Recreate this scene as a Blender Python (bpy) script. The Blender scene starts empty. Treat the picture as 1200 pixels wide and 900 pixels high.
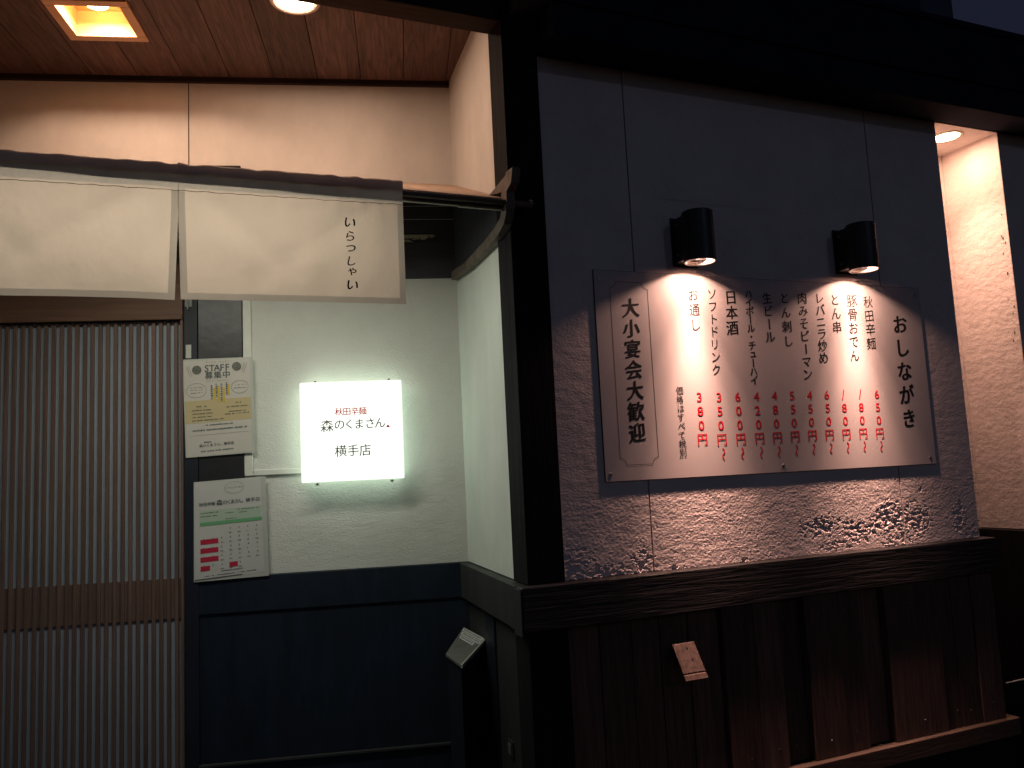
import bpy, bmesh, math, random
from math import sin, cos, pi, radians, sqrt
from mathutils import Matrix, Vector, noise
random.seed(7)
sc = bpy.context.scene
COL = sc.collection

# ------------------------------------------------------------------ camera
cd = bpy.data.cameras.new('camera'); cam = bpy.data.objects.new('camera', cd); COL.objects.link(cam)
cd.sensor_width = 36.0; cd.lens = 28.47; cd.clip_start = 0.05; cd.clip_end = 500
M = Matrix(((0.92428, 0.0030013, -0.381703), (-0.378658, -0.119083, -0.917844), (-0.0482092, 0.99288, -0.10893))).to_4x4()
M.translation = Vector((-1.1209, -2.6481, 1.6)); cam.matrix_world = M
sc.camera = cam

# ------------------------------------------------------------------ world, dusk light, exposure
world = bpy.data.worlds.new('World'); sc.world = world; world.use_nodes = True
wn = world.node_tree.nodes; wl = world.node_tree.links
bg = wn['Background']; sky = wn.new('ShaderNodeTexSky'); sky.sky_type = 'NISHITA'; sky.sun_disc = False
sky.sun_elevation = radians(-3.0); sky.sun_rotation = radians(200); sky.altitude = 0; sky.ozone_density = 2.0
wl.new(sky.outputs[0], bg.inputs[0]); bg.inputs[1].default_value = 0.38
sc.view_settings.view_transform = 'Standard'; sc.view_settings.look = 'None'
sc.view_settings.exposure = 0; sc.view_settings.gamma = 1
# faint blue light from high on the right (last skylight / street)
sd = bpy.data.lights.new('sun', 'SUN'); sd.energy = 0.04; sd.angle = radians(1.2); sd.color = (0.62, 0.72, 1.0)
sun = bpy.data.objects.new('sun', sd); COL.objects.link(sun)
SUND = Vector((-0.55, 1.9, -0.80)).normalized()
sun.rotation_euler = (-SUND).to_track_quat('Z', 'Y').to_euler(); sun.location = (6, -8, 9)

# ------------------------------------------------------------------ materials
def mat(name, col, rough=0.6, spec=0.4, metal=0.0, emis=None, estr=0.0, noise_amt=0.0, nscale=8.0, stretch=(1, 1, 1),
        bump=0.0, bscale=120.0, bdist=0.002, bstretch=(1, 1, 1), bdetail=4.0, trans=0.0, rvar=0.0, dark=None, dirt=0.0, distort=0.0, bump2=0.0, b2scale=20.0):
    m = bpy.data.materials.new(name); m.use_nodes = True; nt = m.node_tree; n = nt.nodes; l = nt.links
    p = n['Principled BSDF']
    p.inputs['Roughness'].default_value = rough; p.inputs['Specular IOR Level'].default_value = spec
    p.inputs['Metallic'].default_value = metal
    tc = n.new('ShaderNodeTexCoord')
    info = n.new('ShaderNodeObjectInfo')
    def mapping(s):
        mp = n.new('ShaderNodeMapping'); mp.inputs['Scale'].default_value = s
        l.new(tc.outputs['Object'], mp.inputs['Vector'])
        ad = n.new('ShaderNodeVectorMath'); ad.operation = 'ADD'
        l.new(mp.outputs[0], ad.inputs[0])
        if rvar:
            sc_ = n.new('ShaderNodeVectorMath'); sc_.operation = 'SCALE'; sc_.inputs['Scale'].default_value = 40.0
            cb = n.new('ShaderNodeCombineXYZ'); l.new(info.outputs['Random'], cb.inputs[0]); l.new(info.outputs['Random'], cb.inputs[1]); l.new(info.outputs['Random'], cb.inputs[2])
            l.new(cb.outputs[0], sc_.inputs[0]); l.new(sc_.outputs[0], ad.inputs[1])
        return ad.outputs[0]
    base = None
    if noise_amt > 0:
        nz = n.new('ShaderNodeTexNoise'); nz.inputs['Scale'].default_value = nscale; nz.inputs['Detail'].default_value = 6; nz.inputs['Roughness'].default_value = 0.62
        nz.inputs['Distortion'].default_value = distort
        l.new(mapping(stretch), nz.inputs['Vector'])
        cr = n.new('ShaderNodeMixRGB'); cr.blend_type = 'MIX'
        d = dark if dark else tuple(c * (1 - noise_amt) for c in col[:3])
        cr.inputs[1].default_value = (*d, 1); cr.inputs[2].default_value = (*col[:3], 1)
        rr = n.new('ShaderNodeMapRange'); rr.inputs[1].default_value = 0.34; rr.inputs[2].default_value = 0.66
        l.new(nz.outputs[0], rr.inputs[0]); l.new(rr.outputs[0], cr.inputs[0]); base = cr.outputs[0]
        ro = n.new('ShaderNodeMapRange'); ro.inputs[3].default_value = min(1, rough + 0.1); ro.inputs[4].default_value = max(0.05, rough - 0.1)
        l.new(nz.outputs[0], ro.inputs[0]); l.new(ro.outputs[0], p.inputs['Roughness'])
    if rvar:
        mx = n.new('ShaderNodeMixRGB'); mx.blend_type = 'MULTIPLY'; mx.inputs[0].default_value = 1
        if base: l.new(base, mx.inputs[1])
        else: mx.inputs[1].default_value = (*col[:3], 1)
        mr = n.new('ShaderNodeMapRange'); mr.inputs[3].default_value = 1 - rvar; mr.inputs[4].default_value = 1 + rvar
        l.new(info.outputs['Random'], mr.inputs[0]); l.new(mr.outputs[0], mx.inputs[2]); base = mx.outputs[0]
    if dirt > 0:
        nz = n.new('ShaderNodeTexNoise'); nz.inputs['Scale'].default_value = 2.3; nz.inputs['Detail'].default_value = 8; nz.inputs['Roughness'].default_value = 0.7
        l.new(mapping((1, 1, 0.6)), nz.inputs['Vector'])
        mr = n.new('ShaderNodeMapRange'); mr.inputs[1].default_value = 0.3; mr.inputs[2].default_value = 0.7; mr.inputs[3].default_value = 1 - dirt; mr.inputs[4].default_value = 1
        l.new(nz.outputs[0], mr.inputs[0])
        mx = n.new('ShaderNodeMixRGB'); mx.blend_type = 'MULTIPLY'; mx.inputs[0].default_value = 1
        if base: l.new(base, mx.inputs[1])
        else: mx.inputs[1].default_value = (*col[:3], 1)
        l.new(mr.outputs[0], mx.inputs[2]); base = mx.outputs[0]
    if base: l.new(base, p.inputs['Base Color'])
    else: p.inputs['Base Color'].default_value = (*col[:3], 1)
    if bump > 0:
        nz = n.new('ShaderNodeTexNoise'); nz.inputs['Scale'].default_value = bscale; nz.inputs['Detail'].default_value = bdetail; nz.inputs['Roughness'].default_value = 0.55
        nz.inputs['Distortion'].default_value = distort
        l.new(mapping(bstretch), nz.inputs['Vector'])
        bp = n.new('ShaderNodeBump'); bp.inputs['Strength'].default_value = bump; bp.inputs['Distance'].default_value = bdist
        l.new(nz.outputs[0], bp.inputs['Height'])
        if bump2 > 0:
            n2 = n.new('ShaderNodeTexNoise'); n2.inputs['Scale'].default_value = b2scale; n2.inputs['Detail'].default_value = 3
            l.new(mapping(bstretch), n2.inputs['Vector'])
            b2 = n.new('ShaderNodeBump'); b2.inputs['Strength'].default_value = bump2; b2.inputs['Distance'].default_value = bdist * 4
            l.new(n2.outputs[0], b2.inputs['Height']); l.new(b2.outputs[0], bp.inputs['Normal'])
        l.new(bp.outputs[0], p.inputs['Normal'])
    if emis:
        p.inputs['Emission Color'].default_value = (*emis, 1); p.inputs['Emission Strength'].default_value = estr
    if trans > 0:
        out = n['Material Output']; tr = n.new('ShaderNodeBsdfTranslucent'); ms = n.new('ShaderNodeMixShader'); ms.inputs[0].default_value = trans
        if base: l.new(base, tr.inputs[0])
        else: tr.inputs[0].default_value = (*col[:3], 1)
        if bump > 0: l.new(bp.outputs[0], tr.inputs['Normal'])
        l.new(p.outputs[0], ms.inputs[1]); l.new(tr.outputs[0], ms.inputs[2]); l.new(ms.outputs[0], out.inputs[0])
    return m

MT = dict(
 stucco=mat('stucco_rough', (0.76, 0.66, 0.64), 1.0, 0.0, noise_amt=0.10, nscale=5, bump=0.48, bscale=135, bdist=0.0045, bstretch=(0.75, 1, 1.25), bdetail=3.5, bump2=0.25, b2scale=24, dirt=0.16),
 stucco_b=mat('stucco_fine', (0.60, 0.60, 0.56), 0.9, 0.15, noise_amt=0.06, nscale=5, bump=0.8, bscale=105, bdist=0.003, bstretch=(0.75, 1, 1.25), bdetail=3, bump2=0.2, b2scale=24, dirt=0.08),
 plaster=mat('smooth_plaster', (0.62, 0.58, 0.53), 0.85, 0.2, noise_amt=0.09, nscale=5, stretch=(1, 1, .5), bump=0.35, bscale=75, bdist=0.002, bump2=0.2, b2scale=9, dirt=0.20),
 glow_plaster=mat('sign_glow_plaster', (0.66, 0.70, 0.64), 0.8, 0.25, noise_amt=0.07, nscale=5, stretch=(1, 1, .5), bump=0.3, bscale=75, bdist=0.002, bump2=0.2, b2scale=9, dirt=0.14),  # white wall paint tinted green, standing in for the sign's glow
 chip=mat('bare_core', (0.20, 0.17, 0.15), 0.95, 0.1, noise_amt=0.4, nscale=60, bump=0.8, bscale=160, bdist=0.004),
 backing=mat('backing', (0.03, 0.03, 0.032), 0.9, 0.1, noise_amt=0.3),
 black_wood=mat('black_stained_wood', (0.019, 0.017, 0.018), 0.5, 0.4, noise_amt=0.5, nscale=14, stretch=(0.25, 4, 4), bump=1.0, bscale=26, bdist=0.006, bstretch=(0.13, 2, 2.4), bdetail=6, rvar=0.15, distort=0.6),
 black_post=mat('black_painted_post', (0.014, 0.013, 0.015), 0.8, 0.12, noise_amt=0.4, nscale=10, stretch=(4, 4, 0.2), bump=0.5, bscale=40, bdist=0.003, bstretch=(2, 2, 0.12), distort=0.4),
 board=mat('dark_vertical_board', (0.12, 0.068, 0.052), 0.7, 0.25, noise_amt=0.5, nscale=16, stretch=(4, 4, 0.25), bump=0.8, bscale=30, bdist=0.004, bstretch=(3, 3, 0.15), rvar=0.35, distort=0.5),
 navy=mat('navy_painted_board', (0.014, 0.024, 0.042), 0.5, 0.35, noise_amt=0.45, nscale=9, stretch=(1.6, 1, 0.35), bump=0.35, bscale=70, bdist=0.002, bstretch=(2.5, 1, 0.2), dirt=0.5),
 navy_d=mat('navy_black_paint', (0.014, 0.018, 0.030), 0.5, 0.35, noise_amt=0.3, nscale=6, bump=0.2, bscale=50, bdist=0.001, dirt=0.2),
 grey_d=mat('charcoal_grey_board', (0.035, 0.036, 0.036), 0.6, 0.3, noise_amt=0.3, nscale=7, stretch=(1, 1, 0.3), bump=0.4, bscale=50, bdist=0.002, rvar=0.1),
 ceil=mat('cedar_ceiling_board', (0.125, 0.064, 0.052), 0.55, 0.35, noise_amt=0.62, nscale=7, stretch=(7, 0.55, 7), bump=0.9, bscale=16, bdist=0.003, bstretch=(7, 0.3, 7), rvar=0.28, distort=1.2),
 trim=mat('brown_trim', (0.030, 0.017, 0.015), 0.75, 0.15, noise_amt=0.4, nscale=20, stretch=(0.3, 3, 3), bump=0.3, bscale=60, bstretch=(0.2, 2, 2)),
 door=mat('brown_door_wood', (0.150, 0.092, 0.074), 0.5, 0.35, noise_amt=0.35, nscale=14, stretch=(4, 4, 0.2), bump=0.3, bscale=70, bstretch=(2, 2, 0.15), rvar=0.1),
 doorh=mat('brown_door_header', (0.155, 0.080, 0.052), 0.5, 0.35, noise_amt=0.3, nscale=14, stretch=(0.2, 4, 4), bump=0.3, bscale=70, bstretch=(0.15, 2, 2)),
 frost=mat('frosted_glass', (0.34, 0.39, 0.46), 0.3, 0.5, noise_amt=0.12, nscale=3, bump=0.2, bscale=240, bdist=0.001),
 roofb=mat('canopy_board', (0.42, 0.30, 0.22), 0.75, 0.2, noise_amt=0.3, nscale=12, stretch=(3, 0.4, 3), bump=0.4, bscale=40, bstretch=(3, 0.2, 3), rvar=0.15),
 beam_br=mat('brown_beam', (0.085, 0.055, 0.042), 0.6, 0.3, noise_amt=0.4, nscale=14, stretch=(0.3, 3, 3), bump=0.4, bscale=50, bstretch=(0.2, 2, 2)),
 bracket=mat('weathered_bracket', (0.20, 0.16, 0.13), 0.6, 0.3, noise_amt=0.45, nscale=18, bump=0.4, bscale=60, dirt=0.3),
 drip=mat('pale_strip', (0.50, 0.47, 0.36), 0.6, 0.3, noise_amt=0.3, nscale=20),
 cloth=mat('noren_cloth', (0.60, 0.46, 0.375), 0.95, 0.05, noise_amt=0.05, nscale=6, bump=0.30, bscale=3.2, bdist=0.05, bstretch=(1.0, 1, 0.7), bump2=0.03, b2scale=60, trans=0.5, dirt=0.05),
 cloth2=mat('noren_hem_cloth', (0.52, 0.42, 0.35), 0.95, 0.05, noise_amt=0.08, nscale=10, bump=0.3, bscale=700, bdist=0.0008, trans=0.36, dirt=0.1),
 cloth3=mat('noren_pocket_cloth', (0.80, 0.66, 0.56), 0.95, 0.05, noise_amt=0.1, nscale=14, bump=0.6, bscale=40, bdist=0.004, bstretch=(1, 1, 0.2), trans=0.3, dirt=0.2),  # paler than the other cloth, standing in for light on its front
 lap=mat('lap_board_paint', (0.05, 0.052, 0.062), 0.6, 0.3, noise_amt=0.3, nscale=8, stretch=(0.3, 3, 3), bump=0.3, bscale=50, bstretch=(0.2, 2, 2)),
 ink=mat('black_ink', (0.012, 0.013, 0.012), 0.7, 0.2),
 red=mat('red_ink', (0.60, 0.012, 0.025), 0.6, 0.2),
 panelw=mat('menu_board_face', (0.52, 0.475, 0.475), 0.5, 0.2, noise_amt=0.05, nscale=2, dirt=0.08),
 board_edge=mat('menu_board_core', (0.045, 0.04, 0.042), 0.6, 0.3, noise_amt=0.2),
 metal=mat('screw_metal', (0.45, 0.43, 0.42), 0.35, 0.5, metal=0.9, noise_amt=0.3, nscale=200),
 lamp_body=mat('lamp_black_paint', (0.016, 0.015, 0.016), 0.42, 0.45, noise_amt=0.2, nscale=30, bump=0.1, bscale=300, bdist=0.0004),
 reflector=mat('lamp_reflector', (0.62, 0.56, 0.52), 0.4, 0.5, metal=0.3, noise_amt=0.1, nscale=40),
 cream=mat('cream_fitting', (0.58, 0.34, 0.20), 0.5, 0.4, noise_amt=0.1),
 amber=mat('amber_liner', (0.60, 0.36, 0.15), 0.5, 0.4, noise_amt=0.1),
 whiteenam=mat('white_enamel_ring', (0.62, 0.50, 0.42), 0.4, 0.5, noise_amt=0.1),
 paper=mat('laminated_paper', (0.50, 0.47, 0.43), 0.38, 0.4, noise_amt=0.05, nscale=8, bump=0.15, bscale=9, bdist=0.004),
 paper2=mat('laminated_paper_cool', (0.50, 0.49, 0.47), 0.38, 0.4, noise_amt=0.05, nscale=8, bump=0.15, bscale=9, bdist=0.004),
 film=mat('laminate_edge', (0.42, 0.43, 0.40), 0.3, 0.5),
 greyink=mat('grey_ink', (0.08, 0.10, 0.10), 0.6, 0.2), tan=mat('tan_print', (0.45, 0.37, 0.21), 0.45, 0.3), yellow=mat('yellow_print', (0.50, 0.36, 0.06), 0.45, 0.3),
 green=mat('green_print', (0.13, 0.34, 0.17), 0.45, 0.3), palegreen=mat('pale_green_print', (0.36, 0.44, 0.35), 0.45, 0.3), crim=mat('crimson_print', (0.42, 0.022, 0.05), 0.45, 0.3),
 duct=mat('white_cable_duct', (0.62, 0.62, 0.57), 0.45, 0.4, noise_amt=0.08, nscale=20),
 blackpl=mat('black_plastic', (0.020, 0.020, 0.024), 0.35, 0.5, noise_amt=0.2, nscale=30, bump=0.5, bscale=18, bdist=0.003),
 copper=mat('rusty_copper_plate', (0.17, 0.115, 0.10), 0.6, 0.4, metal=0.25, noise_amt=0.55, nscale=60, bump=0.6, bscale=120, bdist=0.002),
 steel=mat('grey_steel_lid', (0.16, 0.16, 0.15), 0.45, 0.5, metal=0.3, noise_amt=0.2, nscale=20),
 white=mat('white_sticker', (0.62, 0.62, 0.60), 0.5, 0.3),
 asphalt=mat('asphalt', (0.05, 0.05, 0.05), 0.9, 0.2, noise_amt=0.4, nscale=40, bump=0.8, bscale=200, bdist=0.004),
 roof=mat('eave_black', (0.020, 0.022, 0.034), 0.9, 0.04, noise_amt=0.3, nscale=5, bump=0.3, bscale=40),
 bldg2=mat('unit_dark_paint', (0.03, 0.035, 0.05), 0.8, 0.2, noise_amt=0.3, nscale=3),
 bldg=mat('far_wall', (0.07, 0.09, 0.12), 0.8, 0.2, noise_amt=0.3, nscale=2),
 lens_alc=mat('lamp_lens_amber', (0.9, 0.8, 0.6), 0.4, emis=(1.0, 0.66, 0.34), estr=40),
 lens_rnd=mat('lamp_lens_warm', (0.9, 0.8, 0.6), 0.4, emis=(1.0, 0.72, 0.42), estr=30),
 bulb=mat('lamp_bulb', (0.9, 0.8, 0.7), 0.4, emis=(1.0, 0.66, 0.46), estr=18),
 lightbox=mat('light_box_acrylic', (0.85, 0.87, 0.83), 0.3, emis=(0.93, 1.0, 0.90), estr=1.05),
 lightbox_side=mat('light_box_side', (0.85, 0.87, 0.83), 0.3, emis=(0.78, 1.0, 0.80), estr=2.3),
)

# ------------------------------------------------------------------ frames and builders
class Frame:
    def __init__(s, ox, oy, ang): s.o = Vector((ox, oy, 0)); s.a = ang; s.R = Matrix.Rotation(ang, 3, 'Z')
    def P(s, u, w, z): return s.o + s.R @ Vector((u, -w, z))
F = Frame(0, 0, 0)                       # street front of the building
B = Frame(0.097, 0.897, -0.25634)        # back wall of the entrance alcove
Sd = Frame(0.097, 0.897, radians(-96.17))# return wall between the two

class MB:
    def __init__(s): s.v = []; s.f = []; s.mi = []
    def add(s, vs, fs, mi=0):
        o = len(s.v); s.v += [tuple(v) for v in vs]; s.f += [tuple(i + o for i in f) for f in fs]; s.mi += [mi] * len(fs); return s
    def box(s, u0, u1, w0, w1, z0, z1, mi=0):
        return s.hexa([(u0, w1, z0), (u1, w1, z0), (u1, w0, z0), (u0, w0, z0)], [(u0, w1, z1), (u1, w1, z1), (u1, w0, z1), (u0, w0, z1)], mi)
    def hexa(s, b, t, mi=0):
        n = len(b)
        vs = [*b, *t]; fs = [tuple(reversed(range(n))), tuple(range(n, 2 * n))] + [(i, (i + 1) % n, n + (i + 1) % n, n + i) for i in range(n)]
        return s.add(vs, fs, mi)
    def prism_uz(s, poly, w0, w1, mi=0):   # poly (u,z) counter-clockwise seen from the front
        n = len(poly); vs = [(u, w1, z) for u, z in poly] + [(u, w0, z) for u, z in poly]
        fs = [tuple(range(n)), tuple(reversed(range(n, 2 * n)))] + [(i, n + i, n + (i + 1) % n, (i + 1) % n) for i in range(n)]
        return s.add(vs, fs, mi)
    def prism_wz(s, poly, u0, u1, mi=0):
        n = len(poly); vs = [(u0, w, z) for w, z in poly] + [(u1, w, z) for w, z in poly]
        fs = [tuple(range(n)), tuple(reversed(range(n, 2 * n)))] + [(i, n + i, n + (i + 1) % n, (i + 1) % n) for i in range(n)]
        return s.add(vs, fs, mi)
    def cyl(s, c, axis, r0, r1, h, n=32, caps=(True, True), mi=0):   # c=(u,w,z) start, axis 'z','u','w'
        def pt(r, a, t):
            x, y = r * cos(a), r * sin(a)
            return {'z': (c[0] + x, c[1] + y, c[2] + t), 'u': (c[0] + t, c[1] + x, c[2] + y), 'w': (c[0] + x, c[1] + t, c[2] + y)}[axis]
        vs = [pt(r0, 2 * pi * i / n, 0) for i in range(n)] + [pt(r1, 2 * pi * i / n, h) for i in range(n)]
        fs = [(i, (i + 1) % n, n + (i + 1) % n, n + i) for i in range(n)]
        if caps[0]: fs.append(tuple(reversed(range(n))))
        if caps[1]: fs.append(tuple(range(n, 2 * n)))
        return s.add(vs, fs, mi)
    def ring(s, c, prof, n=40, mi=0):      # lathe about z; prof list (r,z)
        m = len(prof); vs = []
        for r, z in prof:
            for i in range(n):
                a = 2 * pi * i / n; vs.append((c[0] + r * cos(a), c[1] + r * sin(a), c[2] + z))
        fs = [(k * n + i, k * n + (i + 1) % n, (k + 1) * n + (i + 1) % n, (k + 1) * n + i) for k in range(m - 1) for i in range(n)]
        return s.add(vs, fs, mi)
    def stroke(s, pts, wid, w, closed=False, mi=0):   # flat line in the u,z plane
        n = len(pts); k = n if closed else n - 1
        for i in range(k):
            a, b = Vector(pts[i]), Vector(pts[(i + 1) % n]); d = (b - a)
            if d.length < 1e-6: continue
            d.normalize(); nn = Vector((-d.y, d.x)) * wid / 2; e = d * wid * 0.4
            q = [a - e + nn, a - e - nn, b + e - nn, b + e + nn]
            s.add([(p.x, w, p.y) for p in q], [(0, 1, 2, 3)], mi)
        return s

def tag(o, label, cat, group=None):
    o['label'] = label; o['category'] = cat
    if group: o['group'] = group
    return o
def mesh_of(name, mb, mats, base=(0, 0, 0), smooth=False, fixn=True):
    me = bpy.data.meshes.new(name)
    me.from_pydata([(u - base[0], -(w - base[1]), z - base[2]) for u, w, z in mb.v], [], mb.f)
    for m in (mats if isinstance(mats, (list, tuple)) else [mats]): me.materials.append(m)
    if any(mb.mi): me.polygons.foreach_set('material_index', mb.mi)
    if fixn:
        bm = bmesh.new(); bm.from_mesh(me); bmesh.ops.recalc_face_normals(bm, faces=bm.faces); bm.to_mesh(me); bm.free()
    if smooth: me.polygons.foreach_set('use_smooth', [True] * len(me.polygons))
    me.update(); return me
def thing(name, label, cat, fr, base, group=None):
    o = bpy.data.objects.new(name, None); o.empty_display_size = 0.1; COL.objects.link(o)
    o.location = fr.P(*base); o.rotation_euler = (0, 0, fr.a); o['_b'] = list(base)
    return tag(o, label, cat, group)
BASES = {}
def part(name, mb, mats, parent, bevel=0.0, smooth=False, base=None, loc=None, fixn=True):
    b = base if base is not None else tuple(parent['_b'])
    me = mesh_of(name, mb, mats, b, smooth, fixn)
    o = bpy.data.objects.new(name, me); COL.objects.link(o); o.parent = parent
    if loc is not None: o.location = loc
    if bevel: bev(o, bevel)
    return o
def bev(o, wdt, seg=2):
    m = o.modifiers.new('bevel', 'BEVEL'); m.width = wdt; m.segments = seg; m.limit_method = 'ANGLE'; m.angle_limit = radians(40)
def single(name, mb, mats, fr, base, label=None, cat=None, kind=None, bevel=0.0, smooth=False, group=None):
    me = mesh_of(name, mb, mats, base, smooth); o = bpy.data.objects.new(name, me); COL.objects.link(o)
    o.location = fr.P(*base); o.rotation_euler = (0, 0, fr.a)
    if label: tag(o, label, cat, group)
    if kind: o['kind'] = kind
    if bevel: bev(o, bevel)
    return o

# ------------------------------------------------------------------ lettering
_g = {}
def glyph(ch, off=0.0):
    k = (ch, round(off, 4))
    if k in _g: return _g[k]
    cu = bpy.data.curves.new('t', 'FONT'); cu.body = ch; cu.size = 1.0; cu.offset = off; cu.resolution_u = 3; cu.fill_mode = 'FRONT'; cu.dimensions = '2D'
    ob = bpy.data.objects.new('t', cu); COL.objects.link(ob)
    dg = bpy.context.evaluated_depsgraph_get(); me = ob.evaluated_get(dg).to_mesh()
    vs = [(v.co.x, v.co.y) for v in me.vertices]; fs = [tuple(p.vertices) for p in me.polygons]
    ob.evaluated_get(dg).to_mesh_clear()
    bpy.data.objects.remove(ob); bpy.data.curves.remove(cu)
    _g[k] = (vs, fs); return _g[k]
_vs, _ = glyph('国')
EMX = (min(v[0] for v in _vs) + max(v[0] for v in _vs)) / 2; EMY = (min(v[1] for v in _vs) + max(v[1] for v in _vs)) / 2
EMW = (max(v[0] for v in _vs) - min(v[0] for v in _vs)) / 0.86    # full em of the CJK face
def put_char(mb, ch, u, z, size, w, bold=0.0, shear=0.06, vertical=False, sx=1.0, mi=0, rot=0.0):
    vs, fs = glyph(ch); k = size / EMW
    asc = ord(ch) < 128
    if asc:
        cx_ = (min(v[0] for v in vs) + max(v[0] for v in vs)) / 2; cy_ = (min(v[1] for v in vs) + max(v[1] for v in vs)) / 2
    else: cx_, cy_ = EMX, EMY
    out = []
    cr, sr = cos(rot), sin(rot)
    for x, y in vs:
        x -= cx_; y -= cy_
        if vertical and ch in 'ー':  x, y = y * 1.0, -x
        elif vertical and ch in '〜～': x, y = y, x * -1.0
        if vertical and ch in 'ュっゃ': x += 0.08 * EMW; y += 0.08 * EMW
        y += shear * x
        x *= k * sx; y *= k
        out.append((u + x * cr - y * sr, w, z + x * sr + y * cr))
    mb.add(out, fs, mi)
    if bold > 0.001:
        for q in range(7):                      # broad-nib thickening, like a brush
            f = (q - 3) / 3.0 * 1.45; dx, dz = size * bold * cos(0.42) * f, size * bold * sin(0.42) * f
            mb.add([(p[0] + dx, p[1] + 0.00003 * (q + 1), p[2] + dz) for p in out], fs, mi)
def vtext(mb, s, u0, z0, u1, z1, size, w, bold=0.0, shear=0.06, sx=1.0, jit=0.0):
    n = len(s)
    for i, ch in enumerate(s):
        t = i / (n - 1) if n > 1 else 0
        put_char(mb, ch, u0 + (u1 - u0) * t + random.uniform(-jit, jit), z0 + (z1 - z0) * t, size * random.uniform(0.96, 1.04), w, bold, shear, True, sx, rot=random.uniform(-0.03, 0.03) if jit else 0)
def htext(mb, s, u0, u1, z, size, w, bold=0.0, shear=0.0, sx=1.0, z1=None):
    n = len(s)
    for i, ch in enumerate(s):
        t = i / (n - 1) if n > 1 else 0
        if ch != ' ': put_char(mb, ch, u0 + (u1 - u0) * t, z + ((z1 - z) * t if z1 else 0), size, w, bold, shear, False, sx)
def letters(name, mb, m, parent): return part(name, mb, m, parent, fixn=False)

# ================================================================== GROUND
single('ground', MB().box(-60, 60, -60, 60, -0.3, 0.0), MT['asphalt'], F, (0, 0, 0), kind='structure')

# ================================================================== FRONT WALL (textured render panels)
FCX0, J1, J2, NX0, NX1 = 0.144, 0.516, 1.785, 2.237, 2.667
ZR, ZT = 1.21, 3.172
fw = thing('render_wall', 'rough pinkish grey rendered street wall behind the menu board, crumbling along its bottom edge', 'wall', F, (NX0, 0, ZR))
part('backing_wall', MB().box(0.06, NX0 - 0.004, -0.20, -0.016, 0.0, 3.7), MT['backing'], fw)
def chipmask(x, z):
    m = 0.0
    for cx, cz, rx, rz, s in ((0.16, 1.22, 0.13, 0.115, 1.1), (0.30, 1.205, 0.16, 0.05, 1.1), (0.47, 1.235, 0.06, 0.07, .9), (1.33, 1.32, 0.13, 0.05, 1.0), (1.52, 1.29, 0.13, 0.055, 1.0),
                              (1.40, 1.24, 0.12, 0.025, .8), (1.70, 1.33, 0.13, 0.085, 1.05), (1.86, 1.31, 0.10, 0.085, 1.0), (1.74, 1.23, 0.10, 0.04, 1), (2.12, 1.30, 0.055, 0.08, 1.0), (2.20, 1.23, 0.07, 0.05, 1.0), (1.90, 1.44, 0.012, 0.014, 1.6), (0.62, 1.215, 0.03, 0.012, 1.2), (1.05, 1.23, 0.018, 0.014, 1.2),
                              (0.93, 1.215, 0.02, 0.012, 1.1), (0.158, 1.66, 0.012, 0.02, 1.3), (0.30, 1.78, 0.02, 0.012, 1.4)):
        d = ((x - cx) / rx) ** 2 + ((z - cz) / rz) ** 2
        m = max(m, s * (1.15 - d))
    if m <= 0: return 0.0, 0.0
    n1 = noise.noise(Vector((x * 38 + z * 12, z * 78, 3.1))) + 0.45 * noise.noise(Vector((x * 110, z * 150, 7.7)))
    v = n1 + m * 0.50 - 0.40
    if v > 0.0: return -0.0042 * min(1, v * 6), v
    if v > -0.22: return 0.0010 * (1 + v / 0.22) * min(1, m * 2), v
    return 0.0, v
def eroded(x0, x1, z0, z1, st):
    mb = MB(); nx = int((x1 - x0) / st); nz = int((z1 - z0) / st)
    vs = []; mk = []
    for j in range(nz + 1):
        for i in range(nx + 1):
            x = x0 + (x1 - x0) * i / nx; z = z0 + (z1 - z0) * j / nz
            h, v = chipmask(x, z)
            edge = min(i, nx - i, nz - j) == 0
            h += 0 if edge else 0.0007 * noise.noise(Vector((x * 90, z * 110, 0)))
            vs.append((x, 0.0 if edge and v <= 0 else h, z)); mk.append(h < -0.004)
    fs = []; mi = []
    for j in range(nz):
        for i in range(nx):
            a = j * (nx + 1) + i; fs.append((a, a + 1, a + nx + 2, a + nx + 1)); mi.append(0)
    o = len(mb.v); mb.v += vs; mb.f += fs; mb.mi += mi
    return mb
for x0, x1 in ((FCX0 + 0.0005, J1 - 0.003), (J1 + 0.003, J2 - 0.003), (J2 + 0.003, NX0)):
    mb = eroded(x0, x1, ZR, 1.50, 0.0045)
    mb.v += []; o = part('render_panel', mb, MT['stucco'], fw, fixn=False)
    me = o.data
    up = MB().box(x0, x1, -0.014, 0.0, 1.50, ZT)
    up.box(x0, x0 + 0.002, -0.014, -0.0005, ZR, 1.5).box(x1 - 0.002, x1, -0.014, -0.0005, ZR, 1.5)
    part('render_panel', up, MT['stucco'], fw, bevel=0.0)
# a hairline repair ridge
ck = MB()
for xa, za in ((0.62, 2.66),):
    pts = [(xa + i * 0.05, za + 0.006 * noise.noise(Vector((i * 1.3, 0, 0))) - i * 0.0012) for i in range(13)]
    ck.stroke(pts, 0.0022, 0.0012)
part('repair_seam', ck, MT['stucco'], fw, fixn=False)

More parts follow.
